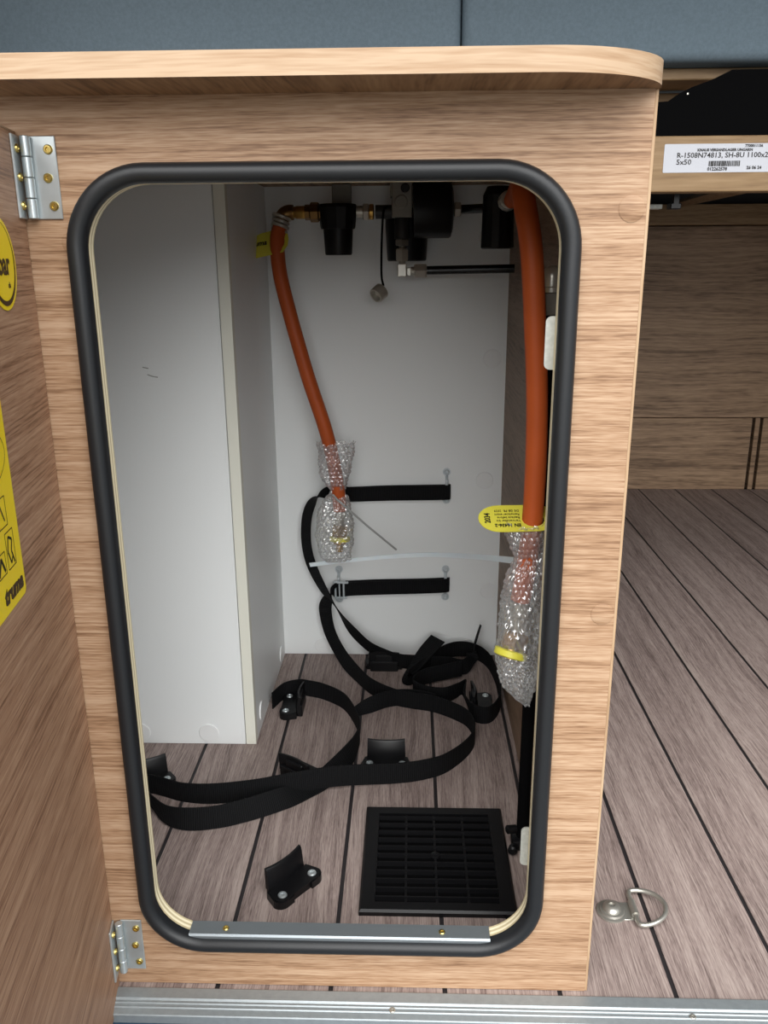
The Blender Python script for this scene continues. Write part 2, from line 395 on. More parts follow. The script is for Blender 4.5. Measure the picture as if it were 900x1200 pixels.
# aluminium strip on the lower lip
bm = NB(); prism(bm, [(-.0042, .0482), (-.0044, .0552), (-.0030, .0566), (.0112, .0566), (.0112, .0555), (-.0030, .0548), (-.0030, .0482)], .0388, .2925, YZ)
st = obj('sill_strip', bm, m_alu_sat, lk)
for x in (.069, .2525):
    bm = NB(); screw(bm, (x, .0035, .0564), (0, 0, 1), .0028, .0012); obj('screw', bm, m_zinc_y, st, smooth=40)
# strike plates on the right edge
for z0, z1 in ((.527, .563), (.118, .1545)):
    bm = NB(); prism(bm, rrect(.3165, .3345, z0, z1, .004, 5), T, T+.0014, XZ); p = obj('strike_plate', bm, m_plate, lk)
    p['label'] = 'galvanised rounded strike plate'

# boxed-in housing inside the locker
hs = thing('boxed_housing', 'tall white laminate boxed housing at the back left inside the locker', 'housing', (-.1, YB+.13, 0))
bm = NB(); box(bm, -.224, .0128, YB, YB+.012, .0005, H-.0045, .0003, 1); hf = obj('front_panel', bm, m_white, hs)
bm = NB(); box(bm, .0136, XB, YB-.0002, YB+.012, .0005, H-.0045, .0005, 2); obj('edge_strip', bm, m_whiteband, hs)
bm = NB(); box(bm, .0136, XB-.0003, YB+.0122, D-.0005, .0005, H-.0045); hsd = obj('side_panel', bm, m_white, hs)
for x in (-.034, -.123):
    bm = NB(); disc(bm, (x, YB, .0165), (0, -1, 0), .0128); obj('cover_cap', bm, m_cap, hf, smooth=30)
for y, z in ((.419, .024), (.598, .018)):
    bm = NB(); disc(bm, (XB-.0003, y, z), (1, 0, 0), .0128); obj('cover_cap', bm, m_cap, hsd, smooth=30)
# faint scuff on the housing front
def scuff(pts, w):
    bm = NB(); L_ = [Vector((x, YB-.0002, z)) for x, z in pts]
    tube(bm, catmull(L_, 4), w, 5); return bm
m_scuff = mat('grey_scuff', lin(150, 150, 146), .6)
obj('scuff_mark', scuff([(-.0785, .4855), (-.072, .4842)], .0006), m_scuff, hf)
obj('scuff_mark', scuff([(-.0735, .4772), (-.068, .4752), (-.062, .4742)], .0006), m_scuff, hf)

# worktop over the locker
wt = thing('worktop', 'oak worktop with a rounded corner overhanging the locker top', 'worktop', (.1, .3, H))
out = [(-.239, .66), (-.239, -.052), (.30, -.052)]
for i in range(1, 13):
    a = math.radians(-90+90*i/12); out.append((.30+.078*math.cos(a), .004+.056*math.sin(a)))
out += [(.378, .66)]
bm = NB(); prism(bm, out, H, H+.0135, XY, 0, 1); obj('board', bm, [m_wood_y, m_band_x], wt, smooth=35)

# ------------------------------------------------------------------ door with hinges and stickers
A9 = math.radians(9)
dr = thing('cabinet_door', 'open oak laminate locker door at left with yellow stickers on its inside', 'door', (XL, -.0005, 0), -PI/2+A9)
# local frame: +X runs away from the hinge along the leaf, +Y towards the locker opening
bm = NB(); box(bm, .0005, .36, -.0152, 0, -.0065, .6785, .0006, 2); obj('leaf', bm, m_wood_door, dr, local=True)
bm = NB(); box(bm, .0, .361, -.0150, -.0002, .6786, .6800, .0004, 1); obj('edge_band', bm, m_band_x, dr, local=True)
bm = NB(); prism(bm, [(.065+.0268*math.cos(2*PI*i/48), .5995+.0268*math.sin(2*PI*i/48)) for i in range(48)], .0001, .0005, XZ)
s1 = obj('sticker', bm, m_yellow, dr, local=True); s1['label'] = 'round yellow pressure sticker'
bm = NB(); n = 60; ra, rb = [], []
for i in range(n):
    a = 2*PI*i/n; ca, sa = math.cos(a), math.sin(a)
    ra.append((.065+.0242*ca, .5995+.0242*sa)); rb.append((.065+.0226*ca, .6008+.0226*sa))
va = [bm.verts.new((p[0], .0007, p[1])) for p in ra]; vb = [bm.verts.new((p[0], .0007, p[1])) for p in rb]
for i in range(n): bm.faces.new((va[i], va[(i+1) % n], vb[(i+1) % n], vb[i]))
obj('printed_ring', bm, m_print_b, s1, local=True)
UXD, UZD = (-1, 0, 0), (0, 0, 1)
text('bar', .0190, (.0520, .0007, .5935), UXD, UZD, m_print_b, s1, bold=.0004, align='RIGHT', sx=.85)
text('ch', .0052, (.0545, .0007, .5855), UXD, UZD, m_print_b, s1, align='RIGHT', sx=.9)
bm = NB(); prism(bm, rrect(.1025, .245, .4075, .56, .004, 5), .0001, .0005, XZ)
s2 = obj('sticker', bm, m_yellow, dr, local=True); s2['label'] = 'yellow instruction sticker with black drawings'
text('truma', .0135, (.1075, .0007, .4135), UXD, UZD, m_print_b, s2, shear=.25, bold=.0006, align='RIGHT', sx=1.05)
def line(bm, pts, w=.00035):
    for a, b in zip(pts, pts[1:]):
        d = Vector((b[0]-a[0], 0, b[1]-a[1])); 
        if d.length < 1e-6: continue
        nrm = Vector((d.z, 0, -d.x)).normalized()*w; A_ = Vector((a[0], .0007, a[1])); B_ = Vector((b[0], .0007, b[1]))
        bm.faces.new([bm.verts.new(x) for x in (A_-nrm, B_-nrm, B_+nrm, A_+nrm)])
bm = NB()
line(bm, [(.150+.042*math.cos(t*PI/16), .497+.018*math.sin(t*PI/16)) for t in range(33)], .0003)
line(bm, [(.114, .4305), (.114, .452), (.128, .452), (.128, .4305), (.114, .4305)])
line(bm, [(.116, .4315), (.120, .440), (.117, .446), (.123, .449), (.126, .441), (.122, .433), (.119, .436)], .0008)
line(bm, [(.132, .4305), (.132, .4435), (.148, .4435), (.148, .4305), (.132, .4305)])
line(bm, [(.134, .432), (.139, .441), (.145, .432)], .0012)
line(bm, [(.120, .456), (.120, .473), (.140, .473), (.140, .456), (.120, .456)])
line(bm, [(.124, .459), (.130, .470), (.137, .459)], .0007)
obj('printed_drawing', bm, m_print, s2, local=True)
def hinge(z0, z1):
    RI = Matrix.Rotation(-(-PI/2+A9), 4, 'Z')
    L0 = Vector((XL, -.0005, 0))
    def loc(bm):   # world -> door-local
        for v in bm.verts: v.co = RI @ (v.co-L0)
        return bm
    h = (z1-z0); X0 = -.0175; kx, ky = -.0196, -.0046
    bm = NB(); box(bm, X0-.002, -.0018, -.0016, -.0001, z0, z1, .0004, 1)
    hg = obj('hinge', loc(bm), m_zinc, dr, local=True); hg['label'] = 'zinc plated butt hinge'
    for i in range(4):
        a, b = z0+h*(.0+i*.25)+.0002, z0+h*(.25+i*.25)-.0002
        bm = NB(); lathe(bm, [(.0028, 0), (.0032, .0004), (.0032, b-a-.0004), (.0028, b-a)], (kx, ky, a), (0, 0, 1), 16)
        obj('knuckle', loc(bm), m_zinc, hg, local=True, smooth=40)
    bm = NB(); box(bm, .001, .0165, .0001, .0017, z0, z1, .0004, 1); obj('door_leaf', bm, m_zinc, hg, local=True)
    for q_ in (.16, .5, .84):
        bm = NB(); screw(bm, (-.0085+(.002 if q_ != .5 else 0), -.0016, z0+h*q_), (0, -1, 0), .0030, .0014); obj('screw', loc(bm), m_zinc_y, hg, local=True, smooth=40)
        bm = NB(); screw(bm, (.009, .0017, z0+h*q_), (0, 1, 0), .0028, .0014); obj('screw', bm, m_zinc_y, hg, local=True, smooth=40)
hinge(.627, .677); hinge(.0165, .0675)

# ------------------------------------------------------------------ bed above and the rail with its label
def cushion(x0, x1, label):
    bm = NB(); box(bm, x0, x1, .37, 1.58, .789, .93, .010, 4); o = obj('mattress', bm, m_fabric, smooth=60, loc=((x0+x1)/2, .9, .789)); tag(o, label, 'mattress')
cushion(-.235, .2745, 'blue-grey fabric mattress above the locker, left of the seam'); cushion(.2755, 1.59, 'blue-grey fabric mattress right of the seam, over the open bay')
fr = thing('slatted_bed_base', 'slatted bed base with a black plate standing for the dark gap under the mattress', 'bed base', (.5, .39, .716))
for (x0, x1, y0, y1, z0, z1) in ((.30, .62, .40, .46, .7775, .7885), (.30, .53, .455, .51, .757, .7745)):
    bm = NB(); box(bm, x0, x1, y0, y1, z0, z1, .001, 1); obj('slat', bm, m_beech, fr)
bm = NB(); prism(bm, [(.5505, .7830), (.80, .786), (.80, .7145), (.382, .7145), (.382, .748), (.489, .7545), (.501, .7625), (.512, .7675), (.531, .774)], .382, .395, XZ); obj('dark_gap_plate', bm, m_blackm, fr)  # flat black plate standing in for the dark space under the bed
bm = NB(); box(bm, .507, .5085, .381, .3822, .7605, .762); obj('rivet', bm, m_nickel, fr)
rl = thing('bed_rail', 'wooden bed rail with a white printed label, right of the locker', 'rail', (.9, .31, .662))
bm = NB(); box(bm, .3775, 1.599, .31, .335, .662, .7125, .0012, 2); obj('beam', bm, m_beech, rl)
bm = NB(); prism(bm, rrect(.4690, .585, .6795, .7052, .001, 3), .3096, .31, XZ); lb = obj('label', bm, m_label, rl); lb['label'] = 'white printed parts label'
LX, LZ = (1, 0, 0), (0, 0, 1)
def lt(s, size, x, z, **k): text(s, size, (x, .3093, z), LX, LZ, m_print, lb, local=False, **k)
lt('R-1508N74813, SH-8U 1100x2', .0066, .4812, .6928, sx=1.04, bold=.00005)
lt('5x50', .0066, .4812, .6868, sx=1.1, bold=.00005)
lt('KNAUS VERSANDLAGER UNGARN', .0034, .5005, .6985, sx=1.0, bold=.0001)
lt('7700011136', .0034, .5455, .7020, bold=.0001)
lt('012262578', .0042, .5115, .6812, bold=.0001)
lt('26 06 24', .0040, .5490, .6822, bold=.0001)
bm = NB(); x = .5125; random.seed(3)
while x < .5415:
    w_ = random.choice((.0003, .0006, .0009)); box(bm, x, x+w_, .3092, .3096, .6850, .6898); x += w_+random.choice((.0003, .0006))
obj('barcode', bm, m_print, lb)
# under the rail: stay and small stop further back
bm = NB(); d0, d1 = Vector((.512, .42, .672)), Vector((.905, 1.61, .722))
tube(bm, [Vector((.572, .36, .672)), Vector((.86, 1.60, .722))], .008, 4); obj('stay', bm, m_beech, fr)
bm = NB(); box(bm, .487, .498, .3352, .350, .6475, .6535, .001, 1); box(bm, .490, .495, .3352, .341, .6525, .680); obj('rubber_stop', bm, m_black, rl)
bm = NB(); box(bm, .3775, .4985, .405, .42, .6515, .6565, .0005, 1); tag(obj('metal_bracket', bm, m_plate, loc=(.44, .41, .652)), 'small pale metal bracket behind locker edge under the rail', 'bracket')

# ------------------------------------------------------------------ black strap guides on the floor
def make_guide():
    r = thing('strap_guide', '', 'guide')
    bm = NB(); o = []
    for i in range(9):
        a = math.radians(-90-90*i/8); o.append((-.021+.010*math.cos(a), -.002+.010*math.sin(a)))
    o = [(-.021, -.012)]
    for i in range(1, 7): a = math.radians(-90-90*i/6); o.append((-.021+.0095*math.cos(a), -.0025+.0095*math.sin(a)))
    o += [(-.0265, .012), (.0265, .012)]
    for i in range(0, 7): a = math.radians(0-90*i/6); o.append((.021+.0095*math.cos(a), -.0025+.0095*math.sin(a)))
    o += [(.012, -.012), (.012, -.0095), (-.012, -.0095), (-.012, -.012)]
    prism(bm, o, 0, .009, XY)
    bmesh.ops.bevel(bm, geom=[e for e in bm.edges if all(v.co.z > .0089 for v in e.verts)], offset=.0012, segments=2, affect='EDGES')
    obj('base', bm, m_black, r, local=True)
    bm = NB(); n = 12
    fr_ = [(-.024+.048*i/n, .0075+.0035*((i/n-.5)*2)**2) for i in range(n+1)]
    def up(x, y, z): return Vector((x*(1-.04*z/.035), y+.004*(z/.035), z))
    zt = lambda x: .034
    rows = []
    for x, y in fr_:
        rows.append([bm.verts.new(up(x, y, .008)), bm.verts.new(up(x, y, .0285)), bm.verts.new(up(x, y+.0012, .0305)), bm.verts.new(up(x, y+.0036, .0305)), bm.verts.new(up(x, y+.0045, .008))])
    for a, b in zip(rows, rows[1:]):
        for k in range(5): j = (k+1) % 5; bm.faces.new((a[k], a[j], b[j], b[k]))
    bm.faces.new(rows[0]); bm.faces.new(rows[-1][::-1])
    obj('flange', bm, m_black, r, local=True, smooth=30)
    bm = NB(); box(bm, -.013, .013, .0115, .017, .0, .0255, .001, 1); box(bm, -.021, .021, .0118, .0195, 0, .016, .001, 1); obj('rib', bm, m_black, r, local=True)
    for x in (-.020, .020):
        bm = NB(); lathe(bm, [(.0046, 0), (.0046, .0004), (.0040, .0013), (.0022, .0016), (.0018, .0006), (0, .0006)], (x, -.0035, .0090), (0, 0, 1), 16); obj('screw', bm, m_zinc, r, local=True, smooth=40)
    return r
guides = [
 ((.1115, .1145), 51, 'black strap guide standing alone left of the floor grille, both screws showing'),
 ((.196, .3250), 0, 'black strap guide facing the front just behind the wide strap, above the grille'),
 ((.0585, .464), -90, 'black strap guide at the foot of the white housing, ringed by a curled strap'),
 ((.096, .3085), 145, 'black strap guide seen from its ribbed back where the two floor straps cross'),
 ((.3285, .471), 90, 'black strap guide beneath the bubble-wrapped right hose, ringed by a strap loop'),
 ((.186, .596), 180, 'black strap guide against the white back wall, seen from its rear'),
 ((-.084, .279), 25, 'black strap guide at the left edge of the opening, with straps through it')]
g0 = None
for (x, y), a, lab in guides:
    if g0 is None: g = g0 = make_guide()
    else:
        g = g0.copy(); COL.objects.link(g)
        for ch in g0.children: c = ch.copy(); COL.objects.link(c); c.parent = g
    g.location = (x, y, .0002); g.rotation_euler = (0, 0, math.radians(a)); g['label'] = lab; g['group'] = 'strap guides on the locker floor'

# ------------------------------------------------------------------ wall loops and straps
Yw = D
def footman(x, zc, zlen, label, rot=0):
    r = thing('strap_bracket', label, 'bracket', (x, Yw, zc), 0, 'strap brackets on the back wall')
    h = zlen/2
    for s in (-1, 1):
        bm = NB(); lathe(bm, [(.0060, 0), (.0060, .0016), (0, .0016)], (x, Yw, zc+s*(h-.0045)), (0, -1, 0), 18)
        box(bm, x-.0028, x+.0028, Yw-.0016, Yw, min(zc+s*(h-.012), zc+s*(h-.005)), max(zc+s*(h-.012), zc+s*(h-.005))); obj('eye', bm, m_bright, r, smooth=30)
        bm = NB(); lathe(bm, [(.0044, 0), (.0040, .0014), (.0026, .0026), (.0018, .0026), (.0014, .001), (0, .001)], (x, Yw-.0016, zc+s*(h-.0045)), (0, -1, 0), 14); obj('screw', bm, m_bright, r, smooth=40)
    P = [(x, Yw-.001, zc+h-.011), (x, Yw-.004, zc+h-.0135), (x, Yw-.0085, zc+h-.0155), (x, Yw-.0095, zc+h-.018), (x, Yw-.0095, zc-h+.018), (x, Yw-.0085, zc-h+.0155), (x, Yw-.004, zc-h+.0135), (x, Yw-.001, zc-h+.011)]
    bm = NB(); tube(bm, catmull(P, 3), .0021, 8); obj('bow', bm, m_bright, r, smooth=60)
    return r
footman(.2790, .2775, .052, 'zinc bracket at the right end of the upper wall strap')
footman(.2795, .1228, .0545, 'zinc bracket at the right end of the lower wall strap')
footman(.1155, .1200, .058, 'zinc bracket behind the buckle of the lower wall strap')
UP = (0, 0, 1)
# upper strap: band across the wall, loose tail hanging down to the floor
sa = thing('tie_down_strap', 'black webbing strap of the upper wall band with its loose tail hanging left', 'strap', (.2, .62, .27))
rowsA = [((.284, .629, .2705), UP, .88), ((.279, .6225, .2705), UP, .88), ((.24, .6230, .2695), UP, .88), ((.19, .6235, .2685), UP, .88), ((.14, .623, .267), UP, .88), ((.118, .618, .270), (.1, -.1, 1)), ((.100, .611, .2725), (.35, -.45, .8)), ((.083, .606, .262), (.6, -.75, .3)), ((.073, .603, .238), (.62, -.78, .1)),
 ((.071, .60, .200), (.64, -.76, 0)), ((.078, .60, .163), (.7, -.7, .1)), ((.096, .60, .122), (.6, -.8, .2)), ((.114, .60, .094), (.25, -.9, .15)), ((.137, .598, .059), (.3, -.6, .6)), ((.160, .594, .036), (.1, -.5, .85)), ((.186, .585, .024), (0, -.3, 1)), ((.214, .577, .018), (0, -.2, 1)), ((.251, .576, .0155), UP), ((.283, .572, .0155), UP), ((.306, .564, .0165), (.1, 0, 1)), ((.3185, .575, .027), (.2, .5, .6), .8), ((.325, .592, .045), (.1, 1, .1), .7), ((.3325, .60, .068), (.1, 1, 0), .6)]
ribbon('webbing', rowsA, m_web, sa)
rowsA2 = [((.284, .6295, .271), UP), ((.24, .6305, .270), UP), ((.19, .6305, .269), UP), ((.133, .6300, .2665), UP)]
ribbon('webbing_return', rowsA2, m_web, sa, w=.020)
# lower strap with buckle, tail sweeping over the floor
sb = thing('tie_down_strap', 'black webbing strap with metal buckle, lower band on the wall, long tail on the floor', 'strap', (.2, .62, .12))
rowsB = [((.285, .629, .123), UP, .88), ((.279, .6225, .123), UP, .88), ((.24, .623, .1205), UP, .88), ((.18, .623, .1185), UP, .88), ((.134, .6225, .1165), UP, .88), ((.118, .6190, .1170), UP), ((.1065, .612, .1165), (.3, -.3, .9)), ((.0985, .605, .104), (.75, -.6, .3)), ((.0965, .60, .088), (.8, -.6, .1)), ((.104, .594, .055), (.75, -.6, .25)), ((.124, .575, .025), (.55, -.45, .6)), ((.146, .54, .0175), (.3, -.3, .9)), ((.170, .503, .0155), UP), ((.201, .477, .0145), UP), ((.226, .468, .0135), UP), ((.257, .459, .0135), UP), ((.285, .440, .0135), UP),
 ((.303, .419, .0135), UP), ((.309, .385, .0135), UP), ((.298, .353, .0135), UP), ((.271, .319, .0135), (0, .1, 1)), ((.246, .304, .0137), (0, .15, 1)), ((.212, .295, .0137), (0, .2, 1)), ((.144, .283, .0170), (0, .2, 1)), ((.095, .270, .0170), (0, .2, 1)), ((.047, .257, .0150), (0, .15, 1)), ((-.001, .250, .0137), (0, .1, 1)), ((-.036, .252, .0137), UP), ((-.063, .262, .0137), UP), ((-.080, .2675, .0137), UP), ((-.105, .268, .0137), UP), ((-.135, .266, .0137), UP)]
ribbon('webbing', rowsB, m_web, sb)
ribbon('webbing_return', [((.285, .6295, .1235), UP), ((.24, .6305, .121), UP), ((.18, .6305, .1195), UP), ((.126, .6300, .1170), UP)], m_web, sb, w=.020)
bm = NB(); z0, z1 = .1035, .1300
for a in (box, ):
    pass
for a in (box, ):
    a(bm, .1075, .1310, .6135, .6165, .1285, .1315, .0006, 1); a(bm, .1100, .1250, .6135, .6165, .1040, .1066, .0006, 1)
    a(bm, .1100, .1126, .6135, .6165, .1040, .1300, .0006, 1); a(bm, .1225, .1252, .6130, .6165, .1040, .1300, .0006, 1); a(bm, .1165, .1185, .6120, .6140, .1050, .1290, .0006, 1)
    a(bm, .1235, .1290, .6125, .6150, .1040, .1075, .0006, 1)
obj('buckle', bm, m_bright, sb)['label'] = 'zinc frame buckle'
# second floor strap: from the left guide back across and round the guide at the housing
sc = thing('loose_strap', 'black webbing strap on the floor curling around the strap guide at the white housing', 'strap', (.05, .35, 0))
rowsC = [((-.135, .252, .0137), UP, .6), ((-.105, .256, .0137), UP, .55), ((-.085, .254, .0127), (0, .3, 1), .45), ((-.067, .236, .0115), (0, .45, 1), .5), ((-.045, .213, .0125), (0, .4, 1), .8), ((-.020, .204, .0137), (-.05, .3, 1)), ((.012, .208, .0137), (-.05, .3, 1)), ((.043, .222, .0130), (-.1, .5, 1)), ((.075, .244, .0105), (-.25, .7, .75)), ((.098, .266, .0060), (-.5, .7, .25)), ((.118, .287, .0048), (-.6, .6, .2)), ((.142, .318, .0110), (-.45, .4, .75)), ((.157, .358, .0135), (-.1, 0, 1)), ((.159, .392, .0137), UP), ((.151, .425, .0137), UP), ((.133, .464, .0137), UP), ((.104, .489, .0137), UP), ((.082, .497, .0145), UP), ((.066, .499, .0150), UP), ((.046, .490, .0137), UP), ((.034, .462, .0137), UP)]
ribbon('webbing', rowsC, m_web, sc); sc['label'] = 'black webbing strap on the floor curling around the strap guide at the white housing'
# third strap: tangled coil at the back right
sd = thing('loose_strap', 'black webbing strap tangled in loops below the bubble-wrapped right hose', 'strap', (.28, .53, 0))
rowsD = [((.268, .604, .043), (.9, -.1, -.1)), ((.250, .578, .034), (.8, -.5, -.1)), ((.232, .548, .022), (.6, -.6, .2)), ((.221, .530, .016), (.5, -.5, .6)), ((.226, .533, .0155), (-.1, .1, 1)), ((.250, .567, .0185), UP), ((.284, .606, .0215), UP), ((.317, .613, .0205), UP), ((.343, .588, .0165), UP), ((.3530, .523, .0137), UP), ((.3495, .466, .0137), UP), ((.332, .431, .0137), UP), ((.311, .437, .0137), UP), ((.3035, .470, .0137), (-.3, 0, 1)), ((.303, .505, .0140), (.2, 0, 1)), ((.292, .494, .0150), (.2, 0, 1)), ((.272, .480, .0145), UP), ((.245, .487, .0145), UP), ((.230, .505, .0150), UP), ((.244, .528, .0170), UP), ((.275, .541, .0190), UP), ((.302, .551, .0200), UP)]
ribbon('webbing', rowsD, m_web, sd, n=7)
# short strap tail by the curled strap
tl = ribbon('strap_tail', [((.150, .443, .0085), (0, .8, .5), .5), ((.166, .454, .0110), (0, .5, .8), .8), ((.190, .4680, .0135), UP), ((.215, .4765, .0132), UP), ((.240, .4735, .0130), UP), ((.262, .4635, .0130), UP)], m_web, loc=(.21, .45, 0))
tag(tl, 'short black strap tail lying against the wide floor strap, its tip left behind the curl', 'strap')

# ------------------------------------------------------------------ floor grille
gr = thing('floor_grille', 'square black ventilation grille lying on the locker floor', 'grille', (.252, .161, 0))
bm = NB()
GX0, GX1, GY0, GY1 = .1765, .328, .0815, .2415
ix0, ix1, iy0, iy1 = .1915, .3125, .0935, .2285
gh = .0065
o_ = [(GX0, GY0), (GX1, GY0), (GX1, GY1), (GX0, GY1)]; i_ = [(ix0, iy0), (ix1, iy0), (ix1, iy1), (ix0, iy1)]
lv = [[(p, .0003) for p in o_], [((p[0], p[1]), gh-.002) for p in o_], [((p[0]+(.002 if p[0] == GX0 else -.002), p[1]+(.002 if p[1] == GY0 else -.002)), gh) for p in o_], [(p, gh) for p in i_], [(p, .001) for p in i_]]
R_ = [[bm.verts.new((p[0], p[1], z)) for p, z in l] for l in lv]
for a, b in zip(R_, R_[1:]):
    for i in range(4): bm.faces.new((a[i], a[(i+1) % 4], b[(i+1) % 4], b[i]))
obj('frame', bm, m_black, gr)
bm = NB(); box(bm, ix0, ix1, iy0, iy1, .0004, .0009); obj('mesh_backing', bm, m_blackm, gr)
NS = 11
sl_me = None
for i in range(NS):
    y = iy0+(iy1-iy0)*(i+.62)/NS
    if sl_me is None:
        bm = NB(); prism(bm, [(-.0010, .0), (.0008, .0), (.0013, .0046), (.0006, .0051), (-.0003, .0048)], ix0-.252, ix1-.252, YZ); s_ = obj('slat', bm, m_black, gr, local=True); sl_me = s_.data
    else: s_ = bpy.data.objects.new('slat', sl_me); COL.objects.link(s_); s_.parent = gr
    s_.location = (0, y-.161, .0012)
for x in (.2215, .2520, .2830):
    bm = NB(); box(bm, x-.0012, x+.0012, iy0, iy1, .0010, .0040); obj('rib', bm, m_black, gr)
bm = NB(); lathe(bm, [(.0050, 0), (.0050, .0028), (.004, .0033), (0, .0033)], (.252, .163, .002), (0, 0, 1), 20); obj('knob', bm, m_black, gr, smooth=40)
bm = NB(); tube(bm, catmull([(.3135, .0825, .002), (.3165, .0795, .003), (.3175, .0775, .0015)], 4), .0008, 6); obj('clip', bm, m_black, gr)

# ------------------------------------------------------------------ lashing ring
ls = thing('lashing_ring', 'stainless steel lashing ring on the plank floor right of the locker', 'ring', (.42, .092, 0))
bm = NB(); lathe(bm, [(.0145, 0), (.0145, .0016), (.0128, .0022), (.0118, .0022), (.0112, .0040), (.0092, .0044), (.0085, .0044)], (.419, .092, .0002), (0, 0, 1), 28); obj('base', bm, m_steel, ls, smooth=35)
bm = NB(); lathe(bm, [(.0088, 0), (.0086, .0018), (.0060, .0040), (.0030, .0048), (.0028, .0036), (0, .0036)], (.4185, .092, .0042), (0, 0, 1), 24); obj('screw', bm, m_steel, ls, smooth=50)
bm = NB(); box(bm, .419, .4405, .081, .1035, .0003, .0016, .0004, 1)
tube(bm, [Vector((.4395, .084, .0040)), Vector((.4395, .102, .0040))], .0036, 14); obj('hinge_plate', bm, m_steel, ls, smooth=40)
bm = NB(); P = [(.4395, .0745, .0045), (.4395, .085, .0042), (.4395, .101, .0042), (.4395, .1115, .0045), (.4425, .1155, .005), (.452, .1145, .006), (.462, .1085, .0075), (.468, .0985, .0085), (.4688, .0905, .009), (.466, .0815, .0085), (.459, .0745, .0075), (.450, .0710, .006), (.4425, .0710, .005)]
tube(bm, catmull(P, 6, True), .0023, 12, True); obj('ring', bm, m_steel, ls, smooth=60)

# ------------------------------------------------------------------ gas fittings on the back wall
Yg = .56
def hexnut(bm, c, axis, r, h): lathe(bm, [(r*.88, 0), (r, h*.12), (r, h*.88), (r*.88, h)], c, axis, 6); return bm
gf = thing('gas_filter', 'black gas filter cup with brass connectors at the upper left of the back wall', 'filter', (.1315, Yg, .60))
bm = NB(); lathe(bm, [(.0165, 0), (.0175, .002), (.0192, .034), (.0192, .036)], (.1315, Yg, .6065), (0, 0, 1), 28)
obj('cup', bm, m_black, gf, smooth=40)
bm = NB(); lathe(bm, [(.0215, 0), (.0225, .003), (.0250, .026), (.0235, .030), (0, .030)], (.1312, Yg, .6385), (0, 0, 1), 12)
obj('head', bm, m_black, gf, smooth=25)
bm = NB(); box(bm, .1225, .148, Yg+.02, Yg+.023, .66, .6945, .001, 1); box(bm, .1225, .148, Yg, Yg+.022, .6625, .6650)
for x, z in ((.128, .688), (.142, .688), (.135, .677)): lathe(bm, [(.002, 0), (.002, .0006), (0, .0006)], (x, Yg+.02, z), (0, -1, 0), 10)
obj('bracket', bm, m_cast, gf)
bm = NB(); lathe(bm, [(.0095, 0), (.0095, .006), (.0122, .0075), (.0122, .017), (.0100, .0185), (.0100, .020)], (.0895, Yg, .659), (1, 0, 0), 8); obj('inlet_nut', bm, m_brass_d, gf)
bm = NB(); lathe(bm, [(.0072, 0), (.0072, .003), (.0080, .004), (.0080, .016)], (.0745, Yg, .659), (1, 0, 0), 20); obj('inlet_tube', bm, m_brass, gf, smooth=40)
bm = NB(); lathe(bm, [(.0075, 0), (.0075, .008)], (.1555, Yg, .659), (1, 0, 0), 18); obj('outlet_tube', bm, m_nickel, gf, smooth=40)
bm = NB(); hexnut(bm, (.1635, Yg, .659), (1, 0, 0), .0112, .008); obj('outlet_nut', bm, m_nickel, gf)
bm = NB(); lathe(bm, [(.0085, 0), (.0095, .001), (.0095, .005), (.008, .006)], (.1716, Yg, .659), (1, 0, 0), 12); obj('outlet_ring', bm, m_brass, gf, smooth=30)

rg = thing('gas_regulator', 'grey and black gas regulator hanging at the top centre of the back wall', 'regulator', (.225, Yg, .62))
bm = NB(); box(bm, .2005, .2265, Yg-.012, Yg+.03, .6515, .6950, .0015, 2); box(bm, .1985, .206, Yg-.010, Yg+.02, .676, .6945, .001, 1)
lathe(bm, [(.0085, 0), (.0085, .0012), (.007, .0016), (0, .0016)], (.2125, Yg-.012, .670), (0, -1, 0), 20)
obj('body', bm, m_cast, rg)
bm = NB(); lathe(bm, [(.0055, 0), (.0055, .006), (.0045, .007), (0, .007)], (.2175, Yg-.012, .686), (0, -1, 0), 18); obj('knob', bm, m_black, rg, smooth=40)
bm = NB(); lathe(bm, [(.030, 0), (.0345, .001), (.0345, .046), (.033, .0485), (.024, .051), (0, .052)], (.2275, Yg+.006, .661), (1, 0, 0), 40); obj('diaphragm_housing', bm, m_black, rg, smooth=40)
bm = NB(); lathe(bm, [(.0245, 0), (.026, .0015), (.0285, .045), (.0285, .060), (.024, .066)], (.2195, Yg+.036, .5985), (0, 0, 1), 32); obj('rear_cup', bm, m_black, rg, smooth=40)
bm = NB(); lathe(bm, [(.0085, 0), (.0085, .018)], (.1795, Yg+.004, .659), (1, 0, 0), 16); lathe(bm, [(.0085, 0), (.0085, .004)], (.197, Yg+.004, .659), (1, 0, 0), 16); obj('inlet_tube', bm, m_grey, rg, smooth=40)
bm = NB(); lathe(bm, [(.0100, 0), (.0100, .024), (.009, .026)], (.2135, Yg, .6260), (0, 0, 1), 24); obj('valve_stem', bm, m_grey, rg, smooth=40)
bm = NB(); hexnut(bm, (.2135, Yg, .6175), (0, 0, 1), .0095, .008); lathe(bm, [(.004, 0), (.004, .004)], (.2135, Yg, .614), (0, 0, 1), 12); obj('upper_nut', bm, m_cast, rg)
bm = NB(); hexnut(bm, (.2135, Yg, .5985), (0, 0, 1), .0088, .0155); obj('test_nut', bm, m_nickel, rg)
bm = NB(); lathe(bm, [(.0045, 0), (.0045, .004)], (.2135, Yg, .595), (0, 0, 1), 12); box(bm, .2075, .2195, Yg-.007, Yg+.006, .5790, .5955, .0012, 2); box(bm, .2195, .2255, Yg-.0055, Yg+.005, .5800, .5905, .001, 1)
lathe(bm, [(.0028, 0), (.0028, .001), (0, .001)], (.2135, Yg-.007, .5855), (0, -1, 0), 12); obj('elbow', bm, m_nickel, rg)
